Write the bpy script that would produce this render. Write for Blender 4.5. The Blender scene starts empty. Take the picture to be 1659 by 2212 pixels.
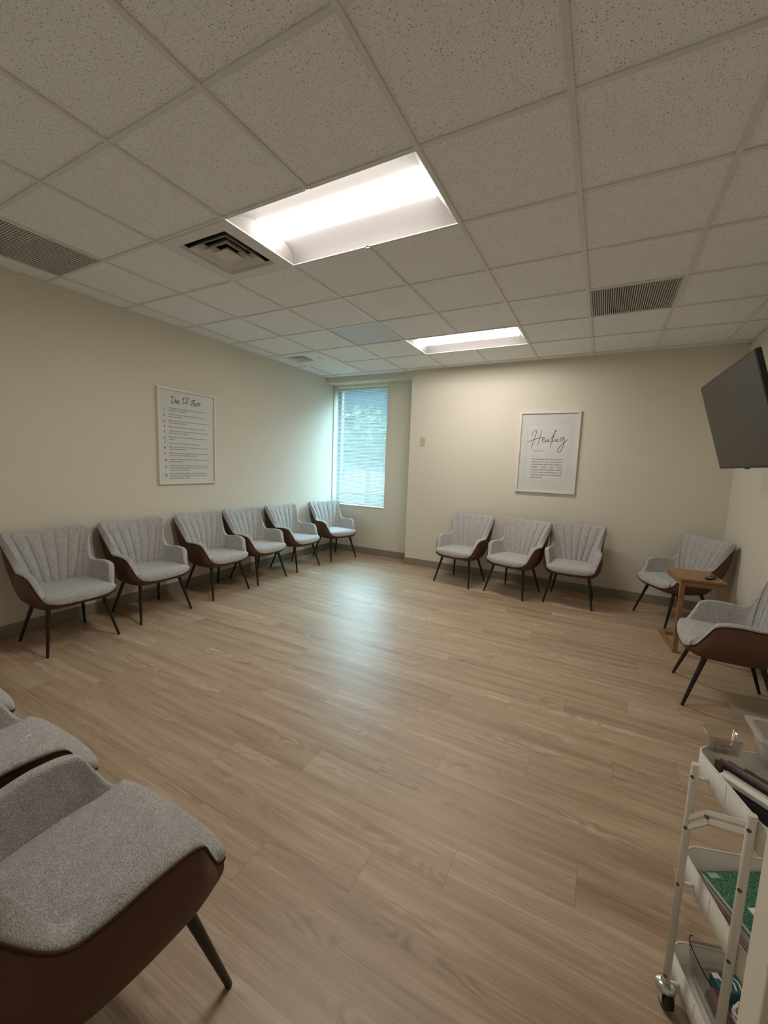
import bpy, bmesh, math, random
import numpy as np
from mathutils import Matrix, Vector

random.seed(7)
scene = bpy.context.scene
COL = scene.collection
PI = math.pi

# ------------------------------------------------------------------ camera, world, light, exposure
right = Vector((0.88006955, 0.47342694, 0.03666778))
down = Vector((0.08733727, -0.08548297, -0.99250434))
fwd = Vector((-0.46674382, 0.87667531, -0.11657877))
cam_data = bpy.data.cameras.new('camera')
cam_data.sensor_fit = 'HORIZONTAL'
cam_data.sensor_width = 36.0
cam_data.lens = 875.03 / 1659.0 * 36.0
cam_data.clip_start = 0.01
cam = bpy.data.objects.new('camera', cam_data)
COL.objects.link(cam)
m = Matrix.Identity(4)
for i in range(3):
    m[i][0] = right[i]; m[i][1] = -down[i]; m[i][2] = -fwd[i]
m[0][3], m[1][3], m[2][3] = 0.82992, -1.13450, 1.49979
cam.matrix_world = m
scene.camera = cam

LENS = 29.0          # luminance of the two ceiling lights
SKY = 22.0           # daylight strength
EXPOSURE = 0.22
scene.view_settings.view_transform = 'Standard'
scene.view_settings.look = 'None'
scene.view_settings.gamma = 1.0
scene.view_settings.exposure = EXPOSURE
try:
    scene.view_settings.use_curve_mapping = False
except Exception:
    pass

world = bpy.data.worlds.new('sky')
scene.world = world
world.use_nodes = True
wn = world.node_tree
wn.nodes.clear()
w_out = wn.nodes.new('ShaderNodeOutputWorld')
w_bg = wn.nodes.new('ShaderNodeBackground')
w_tc = wn.nodes.new('ShaderNodeTexCoord')
w_sep = wn.nodes.new('ShaderNodeSeparateXYZ')
w_ramp = wn.nodes.new('ShaderNodeValToRGB')
els = w_ramp.color_ramp.elements          # colour of the sky by height
els[0].position = 0.0; els[0].color = (0.62, 0.86, 0.88, 1)
els[1].position = 0.40; els[1].color = (0.54, 0.88, 1.0, 1)
e = els.new(0.05); e.color = (0.75, 0.95, 1.0, 1)
e = els.new(0.12); e.color = (0.30, 0.66, 1.0, 1)
e = els.new(0.22); e.color = (0.34, 0.74, 1.0, 1)
w_str = wn.nodes.new('ShaderNodeValToRGB')  # bright high overcast over a dimmer horizon
els = w_str.color_ramp.elements
els[0].position = 0.0; els[0].color = (0.026, 0.026, 0.026, 1)
els[1].position = 0.42; els[1].color = (1, 1, 1, 1)
e = els.new(0.20); e.color = (0.030, 0.030, 0.030, 1)
w_mul = wn.nodes.new('ShaderNodeMath'); w_mul.operation = 'MULTIPLY'; w_mul.inputs[1].default_value = SKY
wn.links.new(w_tc.outputs['Generated'], w_sep.inputs[0])
wn.links.new(w_sep.outputs['Z'], w_ramp.inputs[0])
wn.links.new(w_sep.outputs['Z'], w_str.inputs[0])
wn.links.new(w_str.outputs[0], w_mul.inputs[0])
wn.links.new(w_mul.outputs[0], w_bg.inputs['Strength'])
wn.links.new(w_ramp.outputs[0], w_bg.inputs['Color'])
wn.links.new(w_bg.outputs[0], w_out.inputs[0])

sun_data = bpy.data.lights.new('sun', 'SUN')
sun_data.energy = 3.0
sun_data.angle = 0.01
sun = bpy.data.objects.new('sun', sun_data)
COL.objects.link(sun)
sun.rotation_euler = (math.radians(48), 0, math.radians(-20))   # travels towards +Y: falls on the tree, never into the window
sun.location = (0, -5, 8)

H = 2.865                       # ceiling height
XL, XR = -3.29, 2.045           # left and right wall
YB, YW, YN = 4.40, 4.64, -1.26  # bumped back wall, window wall, near wall
XBUMP = -1.73
T = 0.6096

# daylight enters through the window opening
port = bpy.data.lights.new('window_daylight', 'AREA')
port.shape = 'RECTANGLE'; port.size = 0.98; port.size_y = 1.94
port.cycles.is_portal = True
po = bpy.data.objects.new('window_daylight', port)
COL.objects.link(po)
po.location = (-2.76, 4.80, 1.77)
po.rotation_euler = (math.radians(-90), 0, 0)

# ------------------------------------------------------------------ node helpers / materials
def new_mat(name):
    mt = bpy.data.materials.new(name)
    mt.use_nodes = True
    nt = mt.node_tree
    b = nt.nodes.get('Principled BSDF')
    return mt, nt, b

def simple(name, col, rough=0.5, metal=0.0, spec=None, bump=None, coat=0.0):
    mt, nt, b = new_mat(name)
    b.inputs['Base Color'].default_value = (*col, 1)
    b.inputs['Roughness'].default_value = rough
    b.inputs['Metallic'].default_value = metal
    if spec is not None:
        b.inputs['Specular IOR Level'].default_value = spec
    if coat:
        b.inputs['Coat Weight'].default_value = coat
    if bump:
        sc, st, dist = bump
        tc = nt.nodes.new('ShaderNodeTexCoord')
        nz = nt.nodes.new('ShaderNodeTexNoise'); nz.inputs['Scale'].default_value = sc
        nz.inputs['Detail'].default_value = 3
        bp = nt.nodes.new('ShaderNodeBump'); bp.inputs['Strength'].default_value = st
        bp.inputs['Distance'].default_value = dist
        nt.links.new(tc.outputs['Object'], nz.inputs['Vector'])
        nt.links.new(nz.outputs['Fac'], bp.inputs['Height'])
        nt.links.new(bp.outputs[0], b.inputs['Normal'])
    return mt

def mth(nt, op, a, b=None, c=None):
    n = nt.nodes.new('ShaderNodeMath'); n.operation = op
    for i, v in enumerate((a, b, c)):
        if v is None:
            continue
        if isinstance(v, (int, float)):
            n.inputs[i].default_value = v
        else:
            nt.links.new(v, n.inputs[i])
    return n.outputs[0]

def ramp(nt, fac, stops):
    r = nt.nodes.new('ShaderNodeValToRGB')
    el = r.color_ramp.elements
    el[0].position, el[0].color = stops[0][0], (*stops[0][1], 1)
    el[1].position, el[1].color = stops[-1][0], (*stops[-1][1], 1)
    for p, c in stops[1:-1]:
        x = el.new(p); x.color = (*c, 1)
    nt.links.new(fac, r.inputs[0])
    return r.outputs[0]

def noise(nt, vec, scale, detail=2, rough=0.5):
    n = nt.nodes.new('ShaderNodeTexNoise')
    n.inputs['Scale'].default_value = scale
    n.inputs['Detail'].default_value = detail
    n.inputs['Roughness'].default_value = rough
    if vec is not None:
        nt.links.new(vec, n.inputs['Vector'])
    return n.outputs['Fac']

def comb(nt, x, y, z=0.0):
    n = nt.nodes.new('ShaderNodeCombineXYZ')
    for i, v in enumerate((x, y, z)):
        if isinstance(v, (int, float)):
            n.inputs[i].default_value = v
        else:
            nt.links.new(v, n.inputs[i])
    return n.outputs[0]

def mix(nt, fac, a, b):
    n = nt.nodes.new('ShaderNodeMix'); n.data_type = 'RGBA'
    for sock, v in ((n.inputs[0], fac), (n.inputs[6], a), (n.inputs[7], b)):
        if isinstance(v, (int, float)):
            sock.default_value = v
        elif isinstance(v, tuple):
            sock.default_value = (*v, 1)
        else:
            nt.links.new(v, sock)
    return n.outputs[2]

def obj_xyz(nt):
    tc = nt.nodes.new('ShaderNodeTexCoord')
    s = nt.nodes.new('ShaderNodeSeparateXYZ')
    nt.links.new(tc.outputs['Object'], s.inputs[0])
    return tc.outputs['Object'], s.outputs[0], s.outputs[1], s.outputs[2]

def floor_mat():
    mt, nt, b = new_mat('vinyl_plank')
    v, x, y, z = obj_xyz(nt)
    ry = mth(nt, 'DIVIDE', mth(nt, 'ADD', y, 0.061), 0.176)
    row = mth(nt, 'FLOOR', ry)
    fy = mth(nt, 'FRACT', ry)
    wn1 = nt.nodes.new('ShaderNodeTexWhiteNoise'); wn1.noise_dimensions = '1D'
    nt.links.new(row, wn1.inputs['W'])
    off = mth(nt, 'ADD', mth(nt, 'MULTIPLY_ADD', row, 0.335, 0.10), mth(nt, 'MULTIPLY', wn1.outputs['Value'], 0.12))
    px = mth(nt, 'DIVIDE', mth(nt, 'SUBTRACT', x, off), 1.216)
    colm = mth(nt, 'FLOOR', px)
    fx = mth(nt, 'FRACT', px)
    wn2 = nt.nodes.new('ShaderNodeTexWhiteNoise'); wn2.noise_dimensions = '2D'
    nt.links.new(comb(nt, row, colm), wn2.inputs['Vector'])
    rnd = wn2.outputs['Value']
    shift = mth(nt, 'MULTIPLY', rnd, 37.0)
    # long soft streaks, fine grain, cathedral figure
    vx = mth(nt, 'ADD', x, shift)
    vy = mth(nt, 'ADD', y, shift)
    g1 = noise(nt, comb(nt, mth(nt, 'MULTIPLY', vx, 1.0), mth(nt, 'MULTIPLY', vy, 17.0), shift), 1.0, 4, 0.6)
    g2 = noise(nt, comb(nt, mth(nt, 'MULTIPLY', vx, 5.0), mth(nt, 'MULTIPLY', vy, 150.0), shift), 1.0, 3, 0.6)
    warp = noise(nt, comb(nt, mth(nt, 'MULTIPLY', vx, 2.2), mth(nt, 'MULTIPLY', vy, 7.0), shift), 1.0, 2, 0.5)
    wv = nt.nodes.new('ShaderNodeMath'); wv.operation = 'SINE'
    nt.links.new(mth(nt, 'MULTIPLY', warp, 70.0), wv.inputs[0])
    ring = mth(nt, 'MULTIPLY_ADD', wv.outputs[0], 0.5, 0.5)
    msk = noise(nt, comb(nt, mth(nt, 'MULTIPLY', vx, 1.6), mth(nt, 'MULTIPLY', vy, 9.0), 3.0), 1.0, 1, 0.5)
    mskr = ramp(nt, msk, [(0.55, (0, 0, 0)), (0.66, (1, 1, 1))])
    f = mth(nt, 'ADD', mth(nt, 'MULTIPLY', g1, 0.62), mth(nt, 'MULTIPLY', g2, 0.38))
    f = mth(nt, 'ADD', f, mth(nt, 'MULTIPLY', mth(nt, 'SUBTRACT', rnd, 0.5), 0.10))
    f = mth(nt, 'ADD', f, mth(nt, 'MULTIPLY', mth(nt, 'MULTIPLY', mth(nt, 'SUBTRACT', ring, 0.5), mskr), 0.16))
    c = ramp(nt, f, [(0.30, (0.275, 0.185, 0.118)), (0.44, (0.395, 0.282, 0.187)), (0.56, (0.47, 0.345, 0.234)), (0.71, (0.64, 0.505, 0.37))])
    ex = mth(nt, 'LESS_THAN', mth(nt, 'MINIMUM', fx, mth(nt, 'SUBTRACT', 1.0, fx)), 0.0010)
    ey = mth(nt, 'LESS_THAN', mth(nt, 'MINIMUM', fy, mth(nt, 'SUBTRACT', 1.0, fy)), 0.006)
    gap = mth(nt, 'MAXIMUM', ex, mth(nt, 'MULTIPLY', ey, 0.45))
    c2 = mix(nt, mth(nt, 'MULTIPLY', gap, 0.42), c, (0.10, 0.065, 0.04))
    nt.links.new(c2, b.inputs['Base Color'])
    rr = mth(nt, 'MULTIPLY_ADD', g2, 0.24, 0.29)
    nt.links.new(rr, b.inputs['Roughness'])
    bp = nt.nodes.new('ShaderNodeBump'); bp.inputs['Strength'].default_value = 0.6
    bp.inputs['Distance'].default_value = 0.0018
    nt.links.new(mth(nt, 'SUBTRACT', f, gap), bp.inputs['Height'])
    nt.links.new(bp.outputs[0], b.inputs['Normal'])
    return mt

def tile_mat(name, speck=True, col=(0.94, 0.945, 0.94), rough=0.9):
    mt, nt, b = new_mat(name)
    v, x, y, z = obj_xyz(nt)
    n = noise(nt, v, 180, 3, 0.6)
    base = ramp(nt, n, [(0.3, tuple(k * 0.93 for k in col)), (0.7, col)])
    b.inputs['Roughness'].default_value = rough
    if speck:
        hs = None
        for sc, th in ((72.0, 0.13), (120.0, 0.125), (190.0, 0.12)):
            vo = nt.nodes.new('ShaderNodeTexVoronoi'); vo.inputs['Scale'].default_value = sc
            vo.voronoi_dimensions = '2D'
            nt.links.new(v, vo.inputs['Vector'])
            sp = nt.nodes.new('ShaderNodeSeparateXYZ')
            nt.links.new(vo.outputs['Color'], sp.inputs[0])
            d = mth(nt, 'ADD', vo.outputs['Distance'], mth(nt, 'MULTIPLY', mth(nt, 'SUBTRACT', noise(nt, v, 300, 1), 0.5), 0.22))
            hit = mth(nt, 'LESS_THAN', d, mth(nt, 'MULTIPLY', mth(nt, 'POWER', sp.outputs[0], 2.0), th * 1.6))
            hs = hit if hs is None else mth(nt, 'MAXIMUM', hs, hit)
        c = mix(nt, mth(nt, 'MULTIPLY', hs, 0.62), base, (0.12, 0.11, 0.09))
        nt.links.new(c, b.inputs['Base Color'])
        bp = nt.nodes.new('ShaderNodeBump'); bp.inputs['Strength'].default_value = 0.5
        bp.inputs['Distance'].default_value = 0.002
        nt.links.new(mth(nt, 'SUBTRACT', mth(nt, 'MULTIPLY', n, 0.3), hs), bp.inputs['Height'])
        nt.links.new(bp.outputs[0], b.inputs['Normal'])
    else:
        nt.links.new(base, b.inputs['Base Color'])
    return mt

def boucle_mat():
    mt, nt, b = new_mat('grey_boucle')
    v, x, y, z = obj_xyz(nt)
    vo = nt.nodes.new('ShaderNodeTexVoronoi'); vo.inputs['Scale'].default_value = 230
    nt.links.new(v, vo.inputs['Vector'])
    n1 = noise(nt, v, 330, 4, 0.65)
    n2 = noise(nt, v, 28, 2, 0.5)
    f = mth(nt, 'ADD', mth(nt, 'MULTIPLY', n1, 0.75), mth(nt, 'MULTIPLY', vo.outputs['Distance'], 0.28))
    f = mth(nt, 'ADD', f, mth(nt, 'MULTIPLY', mth(nt, 'SUBTRACT', n2, 0.5), 0.16))
    c = ramp(nt, f, [(0.35, (0.29, 0.28, 0.273)), (0.52, (0.50, 0.487, 0.475)), (0.68, (0.70, 0.688, 0.675))])
    nt.links.new(c, b.inputs['Base Color'])
    b.inputs['Roughness'].default_value = 0.95
    b.inputs['Specular IOR Level'].default_value = 0.15
    b.inputs['Sheen Weight'].default_value = 0.25
    b.inputs['Sheen Roughness'].default_value = 0.5
    bp = nt.nodes.new('ShaderNodeBump'); bp.inputs['Strength'].default_value = 1.0
    bp.inputs['Distance'].default_value = 0.004
    nt.links.new(f, bp.inputs['Height'])
    nt.links.new(bp.outputs[0], b.inputs['Normal'])
    return mt

def wood_mat(name, c1, c2):
    mt, nt, b = new_mat(name)
    v, x, y, z = obj_xyz(nt)
    n = noise(nt, comb(nt, mth(nt, 'MULTIPLY', x, 60), mth(nt, 'MULTIPLY', y, 6), mth(nt, 'MULTIPLY', z, 6)), 1.0, 3, 0.6)
    nt.links.new(ramp(nt, n, [(0.3, c1), (0.7, c2)]), b.inputs['Base Color'])
    b.inputs['Roughness'].default_value = 0.42
    return mt

def clear_mat(name, tint=(1, 1, 1), gloss=0.10, rough=0.08):
    mt = bpy.data.materials.new(name); mt.use_nodes = True
    nt = mt.node_tree; nt.nodes.clear()
    o = nt.nodes.new('ShaderNodeOutputMaterial')
    tr = nt.nodes.new('ShaderNodeBsdfTransparent'); tr.inputs[0].default_value = (*tint, 1)
    gl = nt.nodes.new('ShaderNodeBsdfGlossy'); gl.inputs['Roughness'].default_value = rough
    lw = nt.nodes.new('ShaderNodeLayerWeight'); lw.inputs['Blend'].default_value = 0.5
    pw = nt.nodes.new('ShaderNodeMath'); pw.operation = 'POWER'; pw.inputs[1].default_value = 5.0
    nt.links.new(lw.outputs['Facing'], pw.inputs[0])
    ad = nt.nodes.new('ShaderNodeMath'); ad.operation = 'MULTIPLY_ADD'; ad.inputs[1].default_value = 0.85; ad.inputs[2].default_value = 0.03 + gloss
    nt.links.new(pw.outputs[0], ad.inputs[0])
    mx = nt.nodes.new('ShaderNodeMixShader')
    nt.links.new(ad.outputs[0], mx.inputs[0]); nt.links.new(tr.outputs[0], mx.inputs[1]); nt.links.new(gl.outputs[0], mx.inputs[2])
    nt.links.new(mx.outputs[0], o.inputs[0])
    return mt

def milky_mat(name, col, alpha):
    mt, nt, b = new_mat(name)
    b.inputs['Base Color'].default_value = (*col, 1)
    b.inputs['Roughness'].default_value = 0.25
    b.inputs['Alpha'].default_value = alpha
    return mt

def emit_mat(name, col, s):
    mt = bpy.data.materials.new(name); mt.use_nodes = True
    nt = mt.node_tree; nt.nodes.clear()
    o = nt.nodes.new('ShaderNodeOutputMaterial'); em = nt.nodes.new('ShaderNodeEmission')
    em.inputs[0].default_value = (*col, 1); em.inputs[1].default_value = s
    nt.links.new(em.outputs[0], o.inputs[0])
    return mt

def slat_mat():
    mt = bpy.data.materials.new('blind_slat'); mt.use_nodes = True
    nt = mt.node_tree; nt.nodes.clear()
    o = nt.nodes.new('ShaderNodeOutputMaterial')
    d = nt.nodes.new('ShaderNodeBsdfDiffuse'); d.inputs[0].default_value = (0.74, 0.75, 0.75, 1)
    t = nt.nodes.new('ShaderNodeBsdfTranslucent'); t.inputs[0].default_value = (0.50, 0.55, 0.58, 1)
    mx = nt.nodes.new('ShaderNodeMixShader'); mx.inputs[0].default_value = 0.25
    nt.links.new(d.outputs[0], mx.inputs[1]); nt.links.new(t.outputs[0], mx.inputs[2]); nt.links.new(mx.outputs[0], o.inputs[0])
    return mt

WALL_COL = (0.775, 0.735, 0.625)
M = {
    'floor': floor_mat(),
    'wall': simple('wall_paint', WALL_COL, 0.75, bump=(350, 0.08, 0.002)),
    'tile': tile_mat('ceiling_tile'),
    'tile_smooth': tile_mat('ceiling_tile_smooth', False, (0.64, 0.645, 0.64), 0.5),
    'grid': simple('ceiling_grid_paint', (0.74, 0.735, 0.715), 0.45),
    'base': simple('vinyl_baseboard', (0.29, 0.255, 0.20), 0.55),
    'boucle': boucle_mat(),
    'suede': simple('brown_suede', (0.105, 0.046, 0.025), 0.62, bump=(420, 0.25, 0.001)),
    'pipe': simple('brown_piping', (0.070, 0.028, 0.016), 0.8, spec=0.15),
    'leg': simple('black_metal', (0.012, 0.011, 0.010), 0.38),
    'white': simple('white_paint', (0.80, 0.78, 0.75), 0.4),
    'frame': simple('white_frame', (0.82, 0.79, 0.75), 0.38),
    'paper': simple('white_paper', (0.88, 0.86, 0.84), 0.7),
    'mat': simple('white_mat_board', (0.86, 0.83, 0.82), 0.75),
    'ink': simple('black_ink', (0.025, 0.025, 0.025), 0.6),
    'ink_grey': simple('grey_ink', (0.10, 0.10, 0.10), 0.6),
    'glass': clear_mat('clear_glass', (0.97, 0.985, 0.98), 0.0, 0.0),
    'pane': clear_mat('window_glass', (0.93, 0.965, 0.975), 0.02, 0.02),
    'slat': slat_mat(),
    'alu': simple('dark_aluminium', (0.10, 0.12, 0.13), 0.4, 0.5),
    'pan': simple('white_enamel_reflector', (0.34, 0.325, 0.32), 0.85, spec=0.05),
    'lens': emit_mat('lit_lens', (1.0, 0.93, 0.85), LENS),
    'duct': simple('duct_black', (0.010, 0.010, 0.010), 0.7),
    'louvre': simple('grey_louvre', (0.80, 0.79, 0.75), 0.5),
    'grille': simple('grey_grille', (0.52, 0.51, 0.48), 0.55),
    'screen': simple('black_screen', (0.026, 0.022, 0.020), 0.35),
    'bezel': simple('black_plastic', (0.012, 0.011, 0.010), 0.45),
    'almond': simple('almond_plastic', (0.62, 0.52, 0.33), 0.4),
    'outlet': simple('white_plastic', (0.72, 0.68, 0.62), 0.4),
    'table': wood_mat('honey_wood', (0.27, 0.14, 0.066), (0.36, 0.195, 0.095)),
    'cart': simple('white_cart_enamel', (0.80, 0.77, 0.70), 0.38),
    'screw': simple('grey_screw', (0.16, 0.14, 0.12), 0.4, 0.6),
    'chrome': simple('chrome', (0.7, 0.7, 0.7), 0.2, 1.0),
    'rubber': simple('black_rubber', (0.015, 0.013, 0.012), 0.6),
    'bin': milky_mat('frosted_plastic', (0.62, 0.60, 0.58), 0.38),
    'acrylic': clear_mat('clear_acrylic', (0.93, 0.92, 0.90), 0.05, 0.05),
    'blackcard': simple('black_card', (0.012, 0.010, 0.014), 0.7),
}

# ------------------------------------------------------------------ object helpers
def link(o, parent=None):
    COL.objects.link(o)
    if parent is not None:
        o.parent = parent
    return o

def obj(name, bm, mt, parent=None, smooth=False, loc=None):
    me = bpy.data.meshes.new(name)
    bm.normal_update()
    bm.to_mesh(me); bm.free()
    mats = mt if isinstance(mt, (list, tuple)) else [mt]
    for k in mats:
        me.materials.append(k)
    if smooth:
        for p in me.polygons:
            p.use_smooth = True
    o = bpy.data.objects.new(name, me)
    if loc is not None:
        o.location = loc
    return link(o, parent)

def thing(name, label, cat, loc=(0, 0, 0), rotz=0.0, group=None):
    o = bpy.data.objects.new(name, None)
    o.empty_display_size = 0.1
    o.location = loc; o.rotation_euler = (0, 0, rotz)
    link(o)
    return tag(o, label, cat, group)

def tag(o, label, cat, group=None, kind=None):
    o['label'] = label; o['category'] = cat
    if group:
        o['group'] = group
    if kind:
        o['kind'] = kind
    return o

def struct(name, bm, mt, label=None, parent=None, smooth=False):
    o = obj(name, bm, mt, parent, smooth)
    if parent is None:
        o['kind'] = 'structure'
        o['label'] = label; o['category'] = name.split('_')[0]
    return o

def dup(root, loc, rotz, label, group):
    r = root.copy(); COL.objects.link(r)
    r.location = loc; r.rotation_euler = (0, 0, rotz)
    r['label'] = label; r['group'] = group
    for ch in list(root.children):
        c = ch.copy(); COL.objects.link(c); c.parent = r
        for g in list(ch.children):
            d = g.copy(); COL.objects.link(d); d.parent = c
    return r

def box(bm, x0, x1, y0, y1, z0, z1, mi=0, bev=0.0):
    if bev:
        b2 = bmesh.new(); box(b2, x0, x1, y0, y1, z0, z1)
        bmesh.ops.bevel(b2, geom=b2.edges[:], offset=bev, segments=2, affect='EDGES', profile=0.5)
        merge(bm, b2, mi); return
    vs = [bm.verts.new((x, y, z)) for z in (z0, z1) for (x, y) in ((x0, y0), (x1, y0), (x1, y1), (x0, y1))]
    for f in ((3, 2, 1, 0), (4, 5, 6, 7), (0, 1, 5, 4), (1, 2, 6, 5), (2, 3, 7, 6), (3, 0, 4, 7)):
        fc = bm.faces.new([vs[i] for i in f]); fc.material_index = mi

def merge(bm, b2, mi=0, mat4=None):
    vm = {}
    for v in b2.verts:
        vm[v] = bm.verts.new((mat4 @ v.co) if mat4 is not None else v.co)
    for f in b2.faces:
        try:
            nf = bm.faces.new([vm[v] for v in f.verts]); nf.material_index = mi; nf.smooth = f.smooth
        except ValueError:
            pass
    b2.free()

def frame_axes(d):
    d = d.normalized()
    a = Vector((0, 0, 1)) if abs(d.z) < 0.9 else Vector((1, 0, 0))
    u = d.cross(a).normalized(); v = d.cross(u).normalized()
    return u, v

def tube(bm, pts, rad, seg=12, closed=False, cap=True, mi=0, smooth=True):
    pts = [Vector(p) for p in pts]
    n = len(pts)
    rads = rad if isinstance(rad, (list, tuple)) else [rad] * n
    rings = []
    u = None
    for i, p in enumerate(pts):
        a = pts[(i - 1) % n] if (closed or i > 0) else p
        b = pts[(i + 1) % n] if (closed or i < n - 1) else p
        d = (b - a).normalized()
        if u is None:
            u, v = frame_axes(d)
        else:
            u = (u - d * u.dot(d)).normalized(); v = d.cross(u).normalized()
        rings.append([bm.verts.new(p + rads[i] * (math.cos(2 * PI * k / seg) * u + math.sin(2 * PI * k / seg) * v)) for k in range(seg)])
    m_ = n if closed else n - 1
    for i in range(m_):
        A, B = rings[i], rings[(i + 1) % n]
        for k in range(seg):
            f = bm.faces.new((A[k], A[(k + 1) % seg], B[(k + 1) % seg], B[k])); f.material_index = mi; f.smooth = smooth
    if cap and not closed:
        f = bm.faces.new(rings[0][::-1]); f.material_index = mi
        f = bm.faces.new(rings[-1]); f.material_index = mi

def loft(bm, rings, closed=True, cap0=False, cap1=False, mi=0, smooth=True):
    R = [[bm.verts.new(p) for p in r] for r in rings]
    n = len(R[0])
    for i in range(len(R) - 1):
        for k in range(n if closed else n - 1):
            f = bm.faces.new((R[i][k], R[i][(k + 1) % n], R[i + 1][(k + 1) % n], R[i + 1][k]))
            f.material_index = mi; f.smooth = smooth
    if cap0:
        bm.faces.new(R[0][::-1]).material_index = mi
    if cap1:
        bm.faces.new(R[-1]).material_index = mi
    return R

def rrect(x0, x1, y0, y1, r, z, seg=6):
    out = []
    for cx, cy, a0 in ((x1 - r, y1 - r, 0), (x0 + r, y1 - r, 90), (x0 + r, y0 + r, 180), (x1 - r, y0 + r, 270)):
        for k in range(seg + 1):
            a = math.radians(a0 + 90 * k / seg)
            out.append(Vector((cx + r * math.cos(a), cy + r * math.sin(a), z)))
    return out

def quad(bm, a, b, c, d, mi=0):
    f = bm.faces.new([bm.verts.new(p) for p in (a, b, c, d)]); f.material_index = mi
    return f

# ------------------------------------------------------------------ room shell
bm = bmesh.new(); box(bm, XL - 0.2, XR + 0.2, YN - 0.2, YW + 0.3, -0.12, 0.0)
struct('floor', bm, M['floor'], 'tan wood-look vinyl plank floor')

bm = bmesh.new(); box(bm, XL - 0.15, XL, YN - 0.15, YW + 0.30, 0, H + 0.3)
struct('wall_left', bm, M['wall'], 'beige painted wall on the left')
bm = bmesh.new(); box(bm, XR, XR + 0.15, YN - 0.15, YB, 0, H + 0.3)
struct('wall_right', bm, M['wall'], 'beige painted wall on the right')
bm = bmesh.new(); box(bm, XBUMP, XR + 0.15, YB, YW + 0.30, 0, H + 0.3)
struct('wall_back', bm, M['wall'], 'beige painted wall at the back, projecting beside the window')
bm = bmesh.new(); box(bm, XL, XR, YN - 0.15, YN, 0, H + 0.3)
struct('wall_near', bm, M['wall'], 'beige painted wall behind the camera')
bm = bmesh.new(); box(bm, 1.13, XR, -0.344, -0.264, 0, H, bev=0.004)
struct('wall_stub', bm, M['wall'], 'end of the short wall beside the white cart')

WX0, WX1, WZ0, WZ1 = XL + 0.012, -2.255, 0.795, 2.755     # window opening
bm = bmesh.new()
y0, y1 = YW, YW + 0.30
box(bm, XL, WX0, y0, y1, WZ0, WZ1)
box(bm, WX1, XBUMP, y0, y1, 0, H + 0.3)
box(bm, XL, WX1, y0, y1, 0, WZ0)
box(bm, XL, WX1, y0, y1, WZ1, H + 0.3)
struct('wall_window', bm, M['wall'], 'beige painted wall of the window alcove')
bm = bmesh.new(); box(bm, XL, XBUMP, 4.445, YW, 2.785, H + 0.02)
struct('trim_soffit', bm, M['wall'], 'beige soffit strip above the window')

# ceiling tiles and grid
bm = bmesh.new()
holes = {(-2, 1): 1, (-1, 1): 1, (-2, 5): 1, (-1, 5): 1, (-3, 1): 1, (1, 4): 1, (-5, 0): 1, (-5, 5): 1}
zt = H + 0.006
for i in range(-6, 4):
    for j in range(-3, 8):
        xa, xb = max(i * T, XL - 0.05), min((i + 1) * T, XR + 0.05)
        ya, yb = max(j * T, YN - 0.05), min((j + 1) * T, 4.46)
        if xb <= xa or yb <= ya or (i, j) in holes:
            continue
        quad(bm, (xa, ya, zt), (xa, yb, zt), (xb, yb, zt), (xb, ya, zt), 1 if (i, j) == (-3, 4) else 0)
struct('ceiling', bm, [M['tile'], M['tile_smooth']], 'white speckled acoustic tile ceiling')
bm = bmesh.new(); box(bm, XL - 0.15, XR + 0.15, YN - 0.15, YW + 0.30, H + 0.30, H + 0.36)
struct('ceiling_deck', bm, M['duct'], 'dark deck above the ceiling tiles')

bm = bmesh.new()
w = 0.012
for i in range(-5, 4):
    for ya, yb in (((YN, T), (2 * T, 5 * T), (6 * T, 4.445)) if i == -1 else ((YN, 4.445),)):
        box(bm, i * T - w, i * T + w, ya, yb, H - 0.002, H + 0.012)
        box(bm, i * T - 0.003, i * T + 0.003, ya, yb, H + 0.012, H + 0.03)
for j in range(-2, 8):
    for i in range(-6, 4):
        xa, xb = max(i * T + w, XL), min((i + 1) * T - w, XR)
        if xb > xa and not (j == 2 and False):
            box(bm, xa, xb, j * T - w, j * T + w, H, H + 0.010)
# wall angle
box(bm, XL, XL + 0.022, YN, 4.445, H - 0.001, H + 0.010)
box(bm, XR - 0.022, XR, YN, YB, H - 0.001, H + 0.010)
box(bm, XBUMP, XR, YB - 0.022, YB, H - 0.001, H + 0.010)
box(bm, XL, XBUMP, 4.423, 4.445, H - 0.001, H + 0.010)
struct('trim_grid', bm, M['grid'], 'white T-bar ceiling grid')

# baseboards
def base_strip(name, x0, x1, y0, y1, label):
    bm = bmesh.new(); box(bm, x0, x1, y0, y1, 0, 0.105, bev=0.002)
    struct(name, bm, M['base'], label)
base_strip('baseboard_left', XL, XL + 0.008, YN, YW, 'taupe vinyl baseboard along the left wall')
base_strip('baseboard_window', XL + 0.008, XBUMP, YW - 0.008, YW, 'taupe vinyl baseboard under the window')
base_strip('baseboard_back', XBUMP - 0.004, XR, YB - 0.008, YB, 'taupe vinyl baseboard along the back wall')
base_strip('baseboard_right', XR - 0.008, XR, -0.26, YB - 0.008, 'taupe vinyl baseboard along the right wall')

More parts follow.
